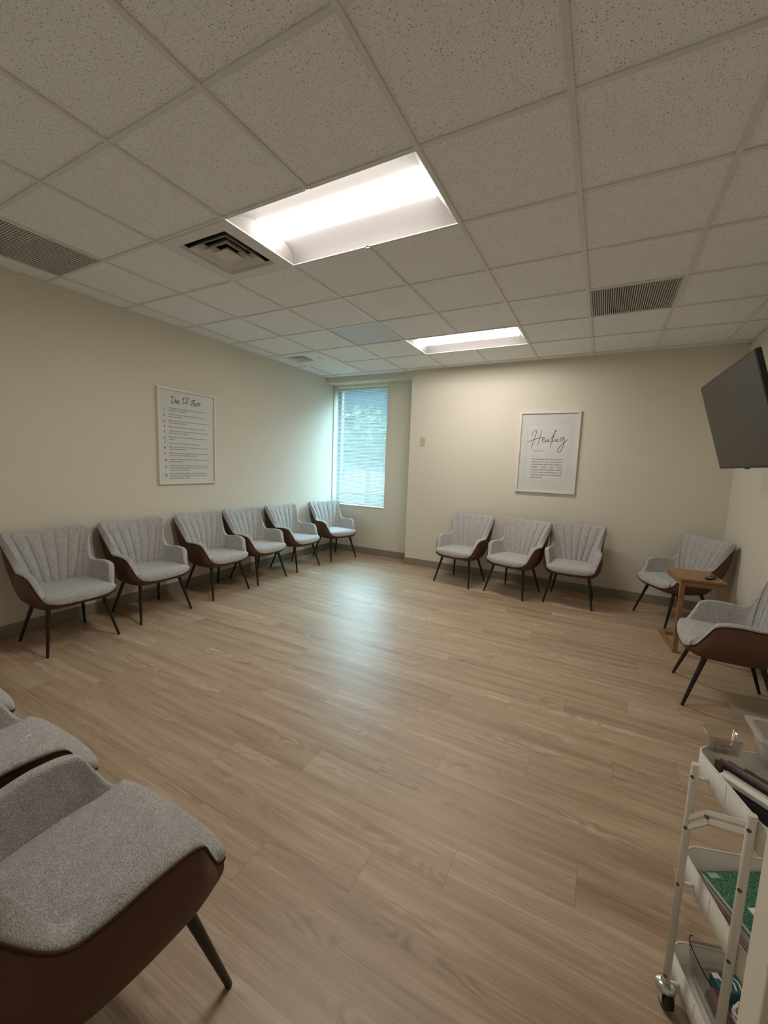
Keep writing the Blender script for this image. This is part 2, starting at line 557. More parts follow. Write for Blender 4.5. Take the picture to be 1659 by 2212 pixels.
# ------------------------------------------------------------------ window, blind, outdoors
bm = bmesh.new()
fy0, fy1 = YW + 0.15, YW + 0.20
box(bm, WX0, WX0 + 0.03, fy0, fy1, WZ0, WZ1)
box(bm, WX1 - 0.03, WX1, fy0, fy1, WZ0, WZ1)
box(bm, WX0, WX1, fy0, fy1, WZ0, WZ0 + 0.035)
box(bm, WX0, WX1, fy0, fy1, WZ1 - 0.035, WZ1)
box(bm, WX0, WX1, fy0, fy1, 0.955, 0.995)
win = struct('window_1', bm, M['alu'], 'tall narrow window with a closed mini blind')
win['label'] = 'tall narrow window behind a white mini blind'
bm = bmesh.new(); box(bm, WX0 + 0.02, WX1 - 0.02, fy0 + 0.02, fy0 + 0.026, WZ0 + 0.02, WZ1 - 0.02)
obj('pane', bm, M['pane'], win)
bm = bmesh.new(); box(bm, WX0, WX1, YW - 0.012, fy0, WZ0 - 0.012, WZ0 + 0.004, bev=0.002)
obj('window_sill', bm, M['white'], win)

blind = thing('window_blind', 'white horizontal mini blind hanging in the window', 'blind', (0, 0, 0))
bx0, bx1, by = WX0 + 0.022, WX1 - 0.006, YW + 0.075
bm = bmesh.new(); box(bm, bx0, bx1, by - 0.02, by + 0.02, WZ1 - 0.055, WZ1 - 0.022, bev=0.002)
obj('headrail', bm, M['white'], blind)
bm = bmesh.new()
nsl = 80
z_top, z_bot = WZ1 - 0.07, WZ0 + 0.045
a = math.radians(46)
for k in range(nsl):
    zc = z_top - (z_top - z_bot) * k / (nsl - 1)
    pr_ = []
    for q in range(5):
        t = (q / 4 - 0.5) * 0.025
        crown = 0.0022 * (1 - (2 * q / 4 - 1) ** 2)
        pr_.append((by + t * math.cos(a), zc + t * math.sin(a) + crown))
    L = [bm.verts.new((bx0, y, z)) for y, z in pr_]
    Rr = [bm.verts.new((bx1, y, z)) for y, z in pr_]
    for q in range(4):
        bm.faces.new((L[q], L[q + 1], Rr[q + 1], Rr[q])).smooth = True
obj('slats', bm, M['slat'], blind)
bm = bmesh.new(); box(bm, bx0, bx1, by - 0.011, by + 0.011, WZ0 + 0.012, WZ0 + 0.030, bev=0.002)
obj('bottom_rail', bm, M['white'], blind)
for cx_ in (bx0 + 0.14, bx1 - 0.06):
    bm = bmesh.new()
    for dy in (-0.0135, 0.0135):
        tube(bm, [(cx_, by + dy, WZ0 + 0.03), (cx_, by + dy, WZ1 - 0.05)], 0.0012, 5)
    obj('ladder_cord', bm, M['white'], blind)

# outdoors
GZ = -0.6
bm = bmesh.new(); box(bm, -70, 40, YW + 1.2, 90, GZ - 0.1, GZ)
o = struct('ground', bm, simple('lawn', (0.030, 0.045, 0.03), 0.9, bump=(20, 0.4, 0.05)), 'green lawn outside the window')
def leaf_blob(bm, c, r, n, rs):
    for _ in range(n):
        d = Vector((rs.gauss(0, 1), rs.gauss(0, 1), rs.gauss(0, 1))).normalized()
        p = Vector(c) + Vector((d.x * r[0], d.y * r[1], d.z * r[2])) * (0.55 + 0.45 * rs.random())
        u = Vector((rs.gauss(0, 1), rs.gauss(0, 1), rs.gauss(0, 1))).normalized()
        v = u.orthogonal().normalized(); s = 0.16 + 0.12 * rs.random()
        quad(bm, p - u * s, p + v * s * 0.5, p + u * s, p - v * s * 0.5)
leafm = simple('leaf_green', (0.035, 0.075, 0.035), 0.7)
bark = simple('bark', (0.12, 0.09, 0.07), 0.9)
def tree(x, y, h, r, label, seed):
    rs = random.Random(seed)
    t = thing('tree', label, 'tree', (x, y, GZ), group=None)
    bm = bmesh.new(); tube(bm, [(0, 0, 0), (0.05, 0, h * 0.4), (0, 0.05, h * 0.75)], [0.16, 0.13, 0.06], 8)
    obj('trunk', bm, bark, t)
    bm = bmesh.new()
    for k in range(7):
        c = (rs.uniform(-.45, .45) * r, rs.uniform(-.45, .45) * r, h * (0.42 + 0.5 * rs.random()))
        leaf_blob(bm, c, (r * .62, r * .62, h * .2), 230, rs)
    obj('foliage', bm, leafm, t)
tree(-9.4, 16.2, 4.6, 1.9, 'leafy green tree seen through the middle of the blind', 3)
tree(-13.6, 18.5, 3.2, 1.5, 'low green tree seen through the left edge of the blind', 5)
bm = bmesh.new(); box(bm, -6.3, -5.7, 15.0, 15.6, GZ, 3.4)
b_ = thing('building', 'pale column of a building outside, seen at the right of the blind', 'building', (0, 0, 0))
obj('column', bm, simple('pale_stucco', (0.22, 0.20, 0.19), 0.8), b_)

# ------------------------------------------------------------------ ceiling fixtures
def troffer(x0, y0, label, group):
    """2 x 4 ft recessed fixture; local origin at its corner on the ceiling plane."""
    t = thing('ceiling_light', label, 'light', (x0, y0, H), group=group)
    L, W = 2 * T, T
    g = 0.012
    prof = []
    yl = 0.195           # lens edge from the side
    for q in range(9):
        s = q / 8
        prof.append((g + s * (yl - g), 0.004 + 0.062 * math.sin(s * PI / 2) ** 0.8))
    for side in (0, 1):
        bm = bmesh.new()
        pts = prof if side == 0 else [(W - y, z) for y, z in prof]
        A = [bm.verts.new((g, y, z)) for y, z in pts]; B = [bm.verts.new((L - g, y, z)) for y, z in pts]
        for q in range(8):
            bm.faces.new((A[q], A[q + 1], B[q + 1], B[q])).smooth = True
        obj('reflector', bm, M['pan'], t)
    ys = [yl + (W - 2 * yl) * k / 16 for k in range(17)]
    zl = [0.066 - 0.052 * math.sin(PI * k / 16) ** 0.75 for k in range(17)]
    xe0, xe1 = g + 0.06, L - g - 0.06
    bm = bmesh.new()
    A = [bm.verts.new((xe0, y, z)) for y, z in zip(ys, zl)]; B = [bm.verts.new((xe1, y, z)) for y, z in zip(ys, zl)]
    for q in range(16):
        bm.faces.new((A[q], A[q + 1], B[q + 1], B[q])).smooth = True
    obj('lens', bm, M['lens'], t)
    for s in (0, 1):
        bm = bmesh.new()
        xe = xe0 if s == 0 else xe1
        xo = g if s == 0 else L - g
        # sloping end plate; the curved reflectors run through it
        quad(bm, (xo, g, 0.004), (xo, W - g, 0.004), (xe, W - g, 0.0665), (xe, g, 0.0665))
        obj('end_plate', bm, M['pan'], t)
        bm = bmesh.new()
        cpts = [bm.verts.new((xe, y, z - 0.001)) for y, z in zip(ys, zl)]
        bm.faces.new(cpts)
        tube(bm, [(xe, y, z - 0.002) for y, z in zip(ys, zl)], 0.003, 6)
        obj('lens_cap', bm, M['lens'], t)
    bm = bmesh.new()
    box(bm, 0.004, L - 0.004, 0.004, W - 0.004, 0.075, 0.10)
    for (a0, a1, c0, c1) in ((0.004, 0.008, 0.004, W - 0.004), (L - 0.008, L - 0.004, 0.004, W - 0.004), (0.004, L - 0.004, 0.004, 0.008), (0.004, L - 0.004, W - 0.008, W - 0.004)):
        box(bm, a0, a1, c0, c1, 0.012, 0.09)
    obj('housing', bm, M['white'], t)
    return t
G_L = 'recessed ceiling lights'
troffer(-2 * T, T, 'large lit recessed ceiling light nearer the camera, beside the square air diffuser', G_L)
troffer(-2 * T, 5 * T, 'far lit recessed ceiling light close to the back wall', G_L)

def diffuser(cx_, cy_, half_x, half_y, scale, label, ox=0.0, oy_=0.0, fmat='grid'):
    t = thing('air_diffuser', label, 'air vent', (cx_, cy_, H), group='square ceiling air diffusers')
    bm = bmesh.new()
    op = 0.205 * scale; oy = op
    hx, hy = half_x, half_y
    z0 = -0.003
    outer = [(-hx, -hy), (hx, -hy), (hx, hy), (-hx, hy)]; inner = [(-op, -oy), (op, -oy), (op, oy), (-op, oy)]
    R1 = [Vector((x, y, z0)) for x, y in outer]; R2 = [Vector((x + ox, y + oy_, z0)) for x, y in inner]
    R3 = [Vector((x * 0.93 + ox, y * 0.93 + oy_, 0.018)) for x, y in inner]
    R0 = [Vector((x, y, 0.006)) for x, y in outer]
    loft(bm, [R0, R1, R2, R3], smooth=False)
    obj('flange', bm, M[fmat], t)
    off = Matrix.Translation((ox, oy_, 0))
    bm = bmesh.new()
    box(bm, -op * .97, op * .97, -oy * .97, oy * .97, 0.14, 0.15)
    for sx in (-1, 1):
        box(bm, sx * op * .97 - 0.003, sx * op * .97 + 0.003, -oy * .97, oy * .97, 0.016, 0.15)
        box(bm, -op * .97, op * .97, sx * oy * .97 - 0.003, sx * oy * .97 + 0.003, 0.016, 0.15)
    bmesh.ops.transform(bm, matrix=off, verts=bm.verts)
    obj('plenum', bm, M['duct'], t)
    for k, (s1, s2, za, zb) in enumerate(((0.80, 0.57, -0.004, 0.050), (0.54, 0.34, -0.006, 0.046), (0.32, 0.06, -0.008, 0.040))):
        bm = bmesh.new()
        A = [Vector((x * s1, y * s1, za)) for x, y in inner]; B = [Vector((x * s2, y * s2, zb)) for x, y in inner]
        A2 = [p + Vector((0, 0, 0.003)) for p in A]; B2 = [p + Vector((0, 0, 0.003)) for p in B]
        loft(bm, [A2, A, B, B2, A2], smooth=False)
        if k == 2:
            bm.faces.new([bm.verts.new(p) for p in B])
        bmesh.ops.transform(bm, matrix=off, verts=bm.verts)
        obj('louvre', bm, M['louvre'], t)
    bm = bmesh.new()
    tube(bm, [(-op * .93, 0, 0.045), (op * .93, 0, 0.045)], 0.003, 6)
    bmesh.ops.transform(bm, matrix=off, verts=bm.verts)
    obj('crossbar', bm, M['duct'], t)
    return t
diffuser(-2.5 * T, 1.5 * T, T / 2 - 0.010, T / 2 - 0.010, 1.06, 'large square ceiling air diffuser beside the nearer ceiling light')
diffuser(-4.5 * T, 5.5 * T, T / 2 - 0.010, T / 2 - 0.010, 0.70, 'small square ceiling air diffuser near the window', -0.135, -0.07, 'tile')

def grille(i, j, along_x, label):
    t = thing('return_grille', label, 'air vent', ((i + .5) * T, (j + .5) * T, H), group='slatted return grilles')
    h = T / 2 - 0.014
    bm = bmesh.new()
    for (a0, a1, c0, c1) in ((-h, -h + .012, -h, h), (h - .012, h, -h, h), (-h, h, -h, -h + .012), (-h, h, h - .012, h)):
        box(bm, a0, a1, c0, c1, 0.0, 0.012)
    obj('frame', bm, M['grille'], t)
    bm = bmesh.new(); n = 36
    for k in range(n):
        p = -h + 0.014 + (2 * h - 0.028) * (k + .5) / n
        if along_x:
            box(bm, -h + .01, h - .01, p - .0045, p + .0045, 0.001, 0.012)
        else:
            box(bm, p - .0045, p + .0045, -h + .01, h - .01, 0.001, 0.012)
    obj('slats', bm, M['grille'], t)
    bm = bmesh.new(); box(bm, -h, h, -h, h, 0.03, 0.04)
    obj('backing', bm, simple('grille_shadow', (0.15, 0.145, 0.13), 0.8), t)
grille(-5, 0, True, 'grey slatted return grille by the left wall')
grille(1, 4, False, 'grey slatted return grille on the right, toward the back wall')

def disc_thing(name, x, y, r, label, cat):
    bm = bmesh.new()
    loft(bm, [[Vector((r * s * math.cos(2 * PI * k / 20), r * s * math.sin(2 * PI * k / 20), z)) for k in range(20)] for s, z in ((1, .004), (1, -.004), (.8, -.008), (.3, -.010))], cap1=True)
    o = obj(name, bm, M['white'], None, True, (x, y, H))
    tag(o, label, cat)
disc_thing('sprinkler_cover', -2.596, 3.336, 0.035, 'small round sprinkler cover on the ceiling next to the small diffuser', 'sprinkler')

# ------------------------------------------------------------------ armchairs
K = [  # pan x,y | bottom x,y,z | rim x,y,z   (front centre -> right side -> back centre; front is -y)
    ((0.000, -0.205), (0.000, -0.250, 0.350), (0.000, -0.276, 0.372)),
    ((0.120, -0.200), (0.130, -0.245, 0.351), (0.135, -0.271, 0.375)),
    ((0.180, -0.180), (0.195, -0.236, 0.358), (0.203, -0.260, 0.387)),
    ((0.195, -0.160), (0.228, -0.212, 0.358), (0.239, -0.244, 0.404)),
    ((0.203, -0.140), (0.243, -0.180, 0.358), (0.250, -0.211, 0.426)),
    ((0.207, -0.110), (0.253, -0.150, 0.358), (0.274, -0.172, 0.500)),
    ((0.207, -0.080), (0.259, -0.108, 0.358), (0.294, -0.128, 0.570)),
    ((0.207, -0.010), (0.257, -0.010, 0.358), (0.296, -0.030, 0.589)),
    ((0.203, 0.050), (0.248, 0.070, 0.358), (0.286, 0.075, 0.582)),
    ((0.195, 0.090), (0.237, 0.115, 0.358), (0.276, 0.135, 0.590)),
    ((0.180, 0.120), (0.222, 0.150, 0.360), (0.280, 0.187, 0.650)),
    ((0.160, 0.140), (0.198, 0.178, 0.362), (0.301, 0.248, 0.760)),
    ((0.140, 0.150), (0.175, 0.192, 0.362), (0.305, 0.287, 0.820)),
    ((0.115, 0.158), (0.145, 0.203, 0.362), (0.277, 0.312, 0.846)),
    ((0.070, 0.165), (0.090, 0.212, 0.362), (0.180, 0.328, 0.849)),
    ((0.000, 0.168), (0.000, 0.216, 0.362), (0.000, 0.338, 0.838)),
]
SUB = 10; SUB_BACK = 26
def cat(p0, p1, p2, p3, t):
    return 0.5 * ((2 * p1) + (-p0 + p2) * t + (2 * p0 - 5 * p1 + 4 * p2 - p3) * t * t + (-p0 + 3 * p1 - 3 * p2 + p3) * t ** 3)
def build_columns():
    keys = np.array([[*a, *b, *c] for a, b, c in K])
    mir = keys[-2:0:-1].copy(); mir[:, [0, 2, 5]] *= -1
    full = np.vstack([keys, mir]); n = len(full)
    cols = []; idx = []
    for i in range(n):
        sub = SUB_BACK if 12 <= i < 18 else SUB
        for s in range(sub):
            t = s / sub
            cols.append(cat(full[(i - 1) % n], full[i], full[(i + 1) % n], full[(i + 2) % n], t)); idx.append(i + t)
    return np.array(cols), np.array(idx), n
COLS, IDX, NK = build_columns()
NC = len(COLS)
def half_index(ix):
    return ix if ix <= 15 else 30 - ix

def make_chair(label, group):
    t = thing('armchair', label, 'armchair', group=group)
    pan, bot, rim = COLS[:, 0:2], COLS[:, 2:5], COLS[:, 5:8]
    # outward horizontal normal along the rim path (counter-clockwise seen from above from front->right->back)
    tan = np.roll(bot[:, :2], -1, 0) - np.roll(bot[:, :2], 1, 0)
    nrm = np.stack([tan[:, 1], -tan[:, 0]], 1); nrm /= np.linalg.norm(nrm, axis=1, keepdims=True)
    hidx = np.array([half_index(i) for i in IDX])
    back = np.clip((hidx - 8.5) / 2.5, 0, 1); back = back * back * (3 - 2 * back)
    # outer shell
    bm = bmesh.new()
    rings = []
    rings.append([Vector((p[0] * .6, p[1] * .6, 0.334)) for p in pan])
    rings.append([Vector((p[0], p[1], 0.336)) for p in pan])
    rings.append([Vector((*(0.35 * p + 0.65 * b[:2]), 0.342)) for p, b in zip(pan, bot)])
    S = 10
    for q in range(S + 1):
        s = q / S
        r_ = []
        for c in range(NC):
            p = bot[c] * (1 - s) + rim[c] * s
            hgt = rim[c][2] - bot[c][2]
            bul = (0.075 * hgt + 0.012) * math.sin(PI * s ** 0.8) * (1 if hidx[c] > 3 else 0.4)
            r_.append(Vector((p[0] + nrm[c][0] * bul, p[1] + nrm[c][1] * bul, p[2])))
        rings.append(r_)
    loft(bm, rings, cap0=True)
    obj('shell', bm, M['suede'], t, True)
    # piping along the shell rim
    bm = bmesh.new()
    tube(bm, [Vector((r[0] + n_[0] * .001, r[1] + n_[1] * .001, r[2] + .001)) for r, n_ in zip(rim, nrm)], 0.0040, 6, closed=True)
    obj('piping', bm, M['pipe'], t, True)
    # upholstered inside of arms and back
    sel = [c for c in range(NC) if hidx[c] >= 3.4]
    seam_x = (-0.250, -0.150, -0.050, 0.050, 0.150, 0.250)
    bm = bmesh.new()
    rings = []
    for c in sel:
        thick = 0.046 + 0.008 * back[c]
        fade = min(1.0, max(0.0, (hidx[c] - 3.4) / 1.4))
        thick *= 0.35 + 0.65 * fade
        n2 = Vector((nrm[c][0], nrm[c][1], 0)); R_ = Vector(rim[c]); B_ = Vector(bot[c])
        slope = (R_ - B_).normalized()
        roll = 0.014 + 0.008 * back[c]
        inn = n2 * -1.0
        # tilt the inward direction on the leaning back so the pad keeps its thickness
        inn = (inn - slope * inn.dot(slope)).normalized()
        prof = [R_ + Vector((0, 0, -0.004)) + inn * 0.002]
        for q in range(7):
            an = PI * q / 6
            ce, se = math.cos(an), math.sin(an)
            ce = math.copysign(abs(ce) ** 0.6, ce); se = abs(se) ** 0.6
            prof.append(R_ + inn * (thick * 0.5 * (1 - ce) + 0.001) + slope * (roll * se))
        # channels: seams fan out at constant column
        d = min(abs(rim[c][0] - sx) for sx in seam_x)
        wgt = back[c] * (1 if hidx[c] > 10.2 else 0)
        gro = 0.011 * math.exp(-(d / 0.0065) ** 2) - 0.004 * min(1, (d / 0.04) ** 2)
        low = Vector((B_.x, B_.y, 0.40)) + inn * thick
        top = R_ + inn * thick - slope * 0.002
        for q in range(1, 13):
            s = q / 12
            p = top * (1 - s) + low * s
            belly = 0.016 * math.sin(PI * s) * back[c]
            amt = belly - gro * wgt * min(1, s * 6)
            prof.append(p + inn * amt)
        rings.append(prof)
    loft(bm, rings, closed=False)
    obj('backrest', bm, M['boucle'], t, True)
    # seat cushion
    bm = bmesh.new()
    edge = []
    for c in range(NC):
        h_ = hidx[c]
        if h_ <= 3:
            p = Vector((rim[c][0], rim[c][1], 0)) * 1.004
        elif h_ <= 5:
            k_ = (h_ - 3) / 2
            pa = Vector((rim[c][0] - 0.004 - 0.02 * k_, rim[c][1], 0)); pb = Vector((bot[c][0], bot[c][1], 0)) * 0.95
            p = pa * (1 - k_) + pb * k_
        else:
            p = Vector((bot[c][0], bot[c][1], 0)) * 0.95
        edge.append(p)
    ctr = Vector((0, -0.03, 0))
    prof = ((0.985, .384), (1.000, .394), (1.008, .408), (1.004, .422), (0.985, .435), (0.95, .444), (0.88, .451), (0.72, .457), (0.5, .460), (0.25, .462), (0.05, .463))
    dz = [(rim[c][2] - 0.386) * max(0.0, min(1.0, 1.0 - (hidx[c] - 3) / 1.5)) for c in range(NC)]
    loft(bm, [[ctr + (p - ctr) * s + Vector((0, 0, z + d_ * max(0.0, min(1.0, (0.453 - z) / 0.06)))) for p, d_ in zip(edge, dz)] for s, z in prof], cap1=True)
    obj('seat', bm, M['boucle'], t, True)
    for sx in (1, -1):
        for (fx, fy, tx, ty) in ((0.250, -0.247, 0.190, -0.150), (0.231, 0.247, 0.165, 0.135)):
            bm = bmesh.new()
            tube(bm, [(sx * fx, fy, 0.0), (sx * fx, fy, 0.004), (sx * tx, ty, 0.338), (sx * (tx - .003), ty * .98, 0.352)], [0.0085, 0.0095, 0.0165, 0.0165], 14)
            obj('leg', bm, M['leg'], t)
    return t

GL, GB, GR, GN = ('armchairs along the left wall', 'armchairs along the back wall', 'armchairs along the right wall', 'armchairs along the near wall')
chairs = [
    (-2.880, 0.460, 90.0, 'grey armchair nearest the camera in the row along the left wall', GL),
    (-2.918, 1.170, 90.0, 'grey armchair second from the near end of the left wall row', GL),
    (-2.930, 1.935, 91.0, 'grey armchair under the right half of the framed twelve steps print', GL),
    (-2.935, 2.578, 90.5, 'grey armchair fourth from the near end of the left wall row', GL),
    (-2.937, 3.288, 90.8, 'grey armchair fifth along the left wall, next before the corner one', GL),
    (-2.863, 4.139, 74.0, 'grey armchair turned in the far left corner under the window', GL),
    (-0.711, 3.965, -10.8, 'grey armchair leftmost of the three along the back wall', GB),
    (-0.024, 3.910, -16.7, 'grey armchair in the middle of the three along the back wall', GB),
    (0.613, 3.950, -2.0, 'grey armchair rightmost of the three along the back wall, below the framed healing print', GB),
    (1.595, 3.895, -61.4, 'grey armchair angled in the right back corner behind the small wooden table', GR),
    (1.676, 2.265, -91.6, 'grey armchair by the right wall, cut off by the right edge of the photo', GR),
    (-0.235, -0.690, 180.0, 'large grey armchair nearest the camera at the lower left', GN),
    (-0.878, -0.690, 180.0, 'grey armchair next to the nearest one, with a white scrap on its seat', GN),
    (-1.525, -0.690, 180.0, 'grey armchair of which only a seat corner shows at the left edge', GN),
]
first = None
for (x, y, deg, lab, grp) in chairs:
    if first is None:
        first = make_chair(lab, grp); first.location = (x, y, 0); first.rotation_euler = (0, 0, math.radians(deg))
    else:
        dup(first, (x, y, 0), math.radians(deg), lab, grp)

bm = bmesh.new(); box(bm, -0.009, 0.009, -0.0025, 0.0025, 0, 0.0012)
o = obj('paper_scrap', bm, M['paper'], None, loc=(-0.949, -0.516, 0.4590)); o.rotation_euler = (math.radians(0), math.radians(0), math.radians(96))
tag(o, 'tiny white paper scrap lying on the seat of the second nearest armchair', 'paper scrap')

# ------------------------------------------------------------------ framed prints
def homography(src):
    """projective map from four pixel corners (TL, TR, BR, BL) to the unit square (0,0)-(1,1), v downward"""
    dst = [(0, 0), (1, 0), (1, 1), (0, 1)]
    A = []; b = []
    for (x, y), (u, v) in zip(src, dst):
        A.append([x, y, 1, 0, 0, 0, -u * x, -u * y]); b.append(u)
        A.append([0, 0, 0, x, y, 1, -v * x, -v * y]); b.append(v)
    h = np.linalg.solve(np.array(A, float), np.array(b, float))
    def f(x, y):
        w_ = h[6] * x + h[7] * y + 1
        return ((h[0] * x + h[1] * y + h[2]) / w_, (h[3] * x + h[4] * y + h[5]) / w_)
    return f

def smooth_path(pts, n=5):
    if len(pts) < 3:
        return pts
    P = [Vector((*p, 0)) for p in pts]
    out = []
    for i in range(len(P) - 1):
        a = P[max(i - 1, 0)]; d = P[min(i + 2, len(P) - 1)]
        for k in range(n):
            q = cat(a, P[i], P[i + 1], d, k / n); out.append((q.x, q.y))
    out.append(pts[-1])
    return out

def stroke(bm, pts, wdt, z):
    pts = [Vector((*p, 0)) for p in smooth_path(pts)]
    L, R_ = [], []
    n = len(pts)
    for i, p in enumerate(pts):
        d = (pts[min(i + 1, n - 1)] - pts[max(i - 1, 0)])
        if d.length < 1e-9:
            d = Vector((1, 0, 0))
        d.normalize(); nn = Vector((-d.y, d.x, 0))
        s = wdt * (0.55 + 0.45 * min(1, min(i, n - 1 - i) / 3))
        L.append(bm.verts.new(p + nn * s + Vector((0, 0, z)))); R_.append(bm.verts.new(p - nn * s + Vector((0, 0, z))))
    for i in range(n - 1):
        try:
            bm.faces.new((L[i], L[i + 1], R_[i + 1], R_[i]))
        except ValueError:
            pass

def text_into(bm, body, x, y, size, z, width=None, bold=0.0, align='LEFT'):
    cu = bpy.data.curves.new('lettering', 'FONT')
    cu.body = body; cu.size = size; cu.resolution_u = 2; cu.align_x = align; cu.offset = bold
    ob = bpy.data.objects.new('lettering', cu)
    COL.objects.link(ob)
    dg = bpy.context.evaluated_depsgraph_get()
    me = bpy.data.meshes.new_from_object(ob.evaluated_get(dg))
    b2 = bmesh.new(); b2.from_mesh(me)
    sx = 1.0
    if width and len(b2.verts):
        xs = [v.co.x for v in b2.verts]
        sx = width / max(1e-6, max(xs))
    merge(bm, b2, 0, Matrix.Translation((x, y, z)) @ Matrix.Diagonal((sx, 1, 1, 1)))
    bpy.data.objects.remove(ob); bpy.data.curves.remove(cu); bpy.data.meshes.remove(me)

def frame_print(label, group, W, Hh, fw, depth, mat_board):
    """local: x right, y up, z out of the wall; origin at the centre of the back"""
    t = bpy.data.objects.new('framed_print', None); link(t); tag(t, label, 'framed print', group)
    bm = bmesh.new()
    o_ = [(-W / 2, -Hh / 2), (W / 2, -Hh / 2), (W / 2, Hh / 2), (-W / 2, Hh / 2)]
    i_ = [(-W / 2 + fw, -Hh / 2 + fw), (W / 2 - fw, -Hh / 2 + fw), (W / 2 - fw, Hh / 2 - fw), (-W / 2 + fw, Hh / 2 - fw)]
    loft(bm, [[Vector((x, y, z)) for x, y in ring] for ring, z in ((o_, 0), (o_, depth), (i_, depth), (i_, depth - 0.018))], smooth=False, cap0=True)
    obj('frame', bm, M['frame'], t)
    bm = bmesh.new(); box(bm, i_[0][0], i_[1][0], i_[0][1], i_[2][1], depth - 0.024, depth - 0.018)
    obj('sheet' if not mat_board else 'mat_board', bm, M['paper'] if not mat_board else M['mat'], t)
    bm = bmesh.new(); box(bm, i_[0][0], i_[1][0], i_[0][1], i_[2][1], depth - 0.0105, depth - 0.0085)
    obj('glazing', bm, M['glass'], t)
    return t

# the twelve steps
W1, H1 = 0.712, 1.016
p1 = frame_print('white framed print headed the 12 steps on the left wall', 'white framed prints', W1, H1, 0.020, 0.028, False)
p1.matrix_world = Matrix(((0, 0, 1, XL), (1, 0, 0, 1.868), (0, 1, 0, 1.711), (0, 0, 0, 1)))
f1 = homography([(255, 250), (1252, 475), (1245, 1978), (262, 1998)])
def m1(p):
    u, v = f1(*p); return ((u - .5) * W1, (.5 - v) * H1)
zi = 0.028 - 0.0178
bm = bmesh.new()
for s in ([(528, 445), (530, 500), (518, 560), (532, 573), (550, 548)], [(495, 462), (520, 460), (556, 455)],
          [(588, 470), (582, 520), (570, 580)], [(572, 562), (590, 532), (605, 538), (600, 572), (616, 576)],
          [(614, 562), (642, 545), (640, 528), (620, 540), (622, 574), (660, 566)],
          [(700, 520), (732, 485), (722, 530), (712, 580)], [(688, 574), (742, 580)],
          [(760, 512), (782, 482), (808, 490), (795, 530), (748, 578), (808, 577)],
          [(882, 548), (862, 560), (872, 585), (852, 612), (838, 602)],
          [(905, 518), (895, 570), (885, 618), (897, 632), (912, 612)], [(852, 540), (895, 536), (938, 530)],
          [(906, 605), (930, 592), (926, 576), (910, 592), (916, 632), (948, 612)],
          [(962, 575), (955, 620), (944, 662)], [(958, 592), (984, 577), (990, 600), (960, 622)],
          [(1016, 588), (997, 600), (1006, 622), (984, 646)]):
    stroke(bm, [m1(p) for p in s], 0.0033, zi)
obj('heading', bm, M['ink'], p1)
steps = [
    (645, ['We admitted we were powerless over alcohol - that our lives', 'had become unmanageable.']),
    (755, ['Came to believe that a Power greater than ourselves could', 'restore us to sanity.']),
    (865, ['Made a decision to turn our will and our lives over to the care of', 'God as we understood Him.']),
    (975, ['Made a searching and fearless moral inventory of ourselves.']),
    (1045, ['Admitted to God, to ourselves and to another human being the', 'exact nature of our wrongs.']),
    (1155, ['Were entirely ready to have God remove all these defects of', 'character.']),
    (1265, ['Humbly asked Him to remove our shortcomings.']),
    (1330, ['Made a list of all persons we had harmed, and became willing to', 'make amends to them all.']),
    (1440, ['Made direct amends to such people wherever possible, except', 'when to do so would injure them or others.']),
    (1550, ['Continued to take personal inventory and when we were wrong', 'promptly admitted it.']),
    (1660, ['Sought through prayer and meditation to improve our conscious', 'contact with God, praying only for knowledge of His will for us', 'and the power to carry that out.']),
    (1805, ['Having had a spiritual awakening as the result of these steps,', 'we tried to carry this message to alcoholics, and to practice', 'these principles in all our affairs.']),
]
bm = bmesh.new(); bn = bmesh.new()
for k, (y, lines) in enumerate(steps):
    for q, ln in enumerate(lines):
        x_, y_ = m1((460, y + 40 * q))
        text_into(bm, ln, x_, y_ - 0.006, 0.0188, zi, bold=0.0002)
    mid = y + 20 * (len(lines) - 1)
    xn, yn = m1((372, mid - 12))
    text_into(bn, str(k + 1), xn, yn - 0.012, 0.030, zi, bold=0.001)
obj('lettering', bm, M['ink'], p1)
obj('numerals', bn, M['ink'], p1)

# healing
W2, H2 = 0.712, 1.016
p2 = frame_print('white framed print of the word Healing on the back wall', 'white framed prints', W2, H2, 0.024, 0.028, True)
p2.matrix_world = Matrix(((1, 0, 0, 0.188), (0, 0, -1, YB), (0, 1, 0, 1.724), (0, 0, 0, 1)))
f2 = homography([(280, 255), (1448, 235), (1328, 1818), (190, 1765)])
def m2(p):
    u, v = f2(*p); return ((u - .5) * W2, (.5 - v) * H2)
zm = 0.028 - 0.0178
bm = bmesh.new()
c_ = [m2(p) for p in ((425, 490), (1225, 480), (1145, 1570), (370, 1540))]
xa, xb, ya, yb = (c_[0][0] + c_[3][0]) / 2, (c_[1][0] + c_[2][0]) / 2, (c_[2][1] + c_[3][1]) / 2, (c_[0][1] + c_[1][1]) / 2
box(bm, xa, xb, ya, yb, zm - 0.001, zm + 0.0002)
sheet = obj('sheet', bm, M['paper'], p2)
bm = bmesh.new()
for (q0, q1) in (((xa, ya), (xa, yb)), ((xa, yb), (xb, yb))):
    stroke(bm, [q0, q1], 0.0016, zm + 0.0006)
obj('window_bevel', bm, simple('bevel_grey', (0.42, 0.40, 0.37), 0.7), p2)
zi = zm + 0.0010
bm = bmesh.new()
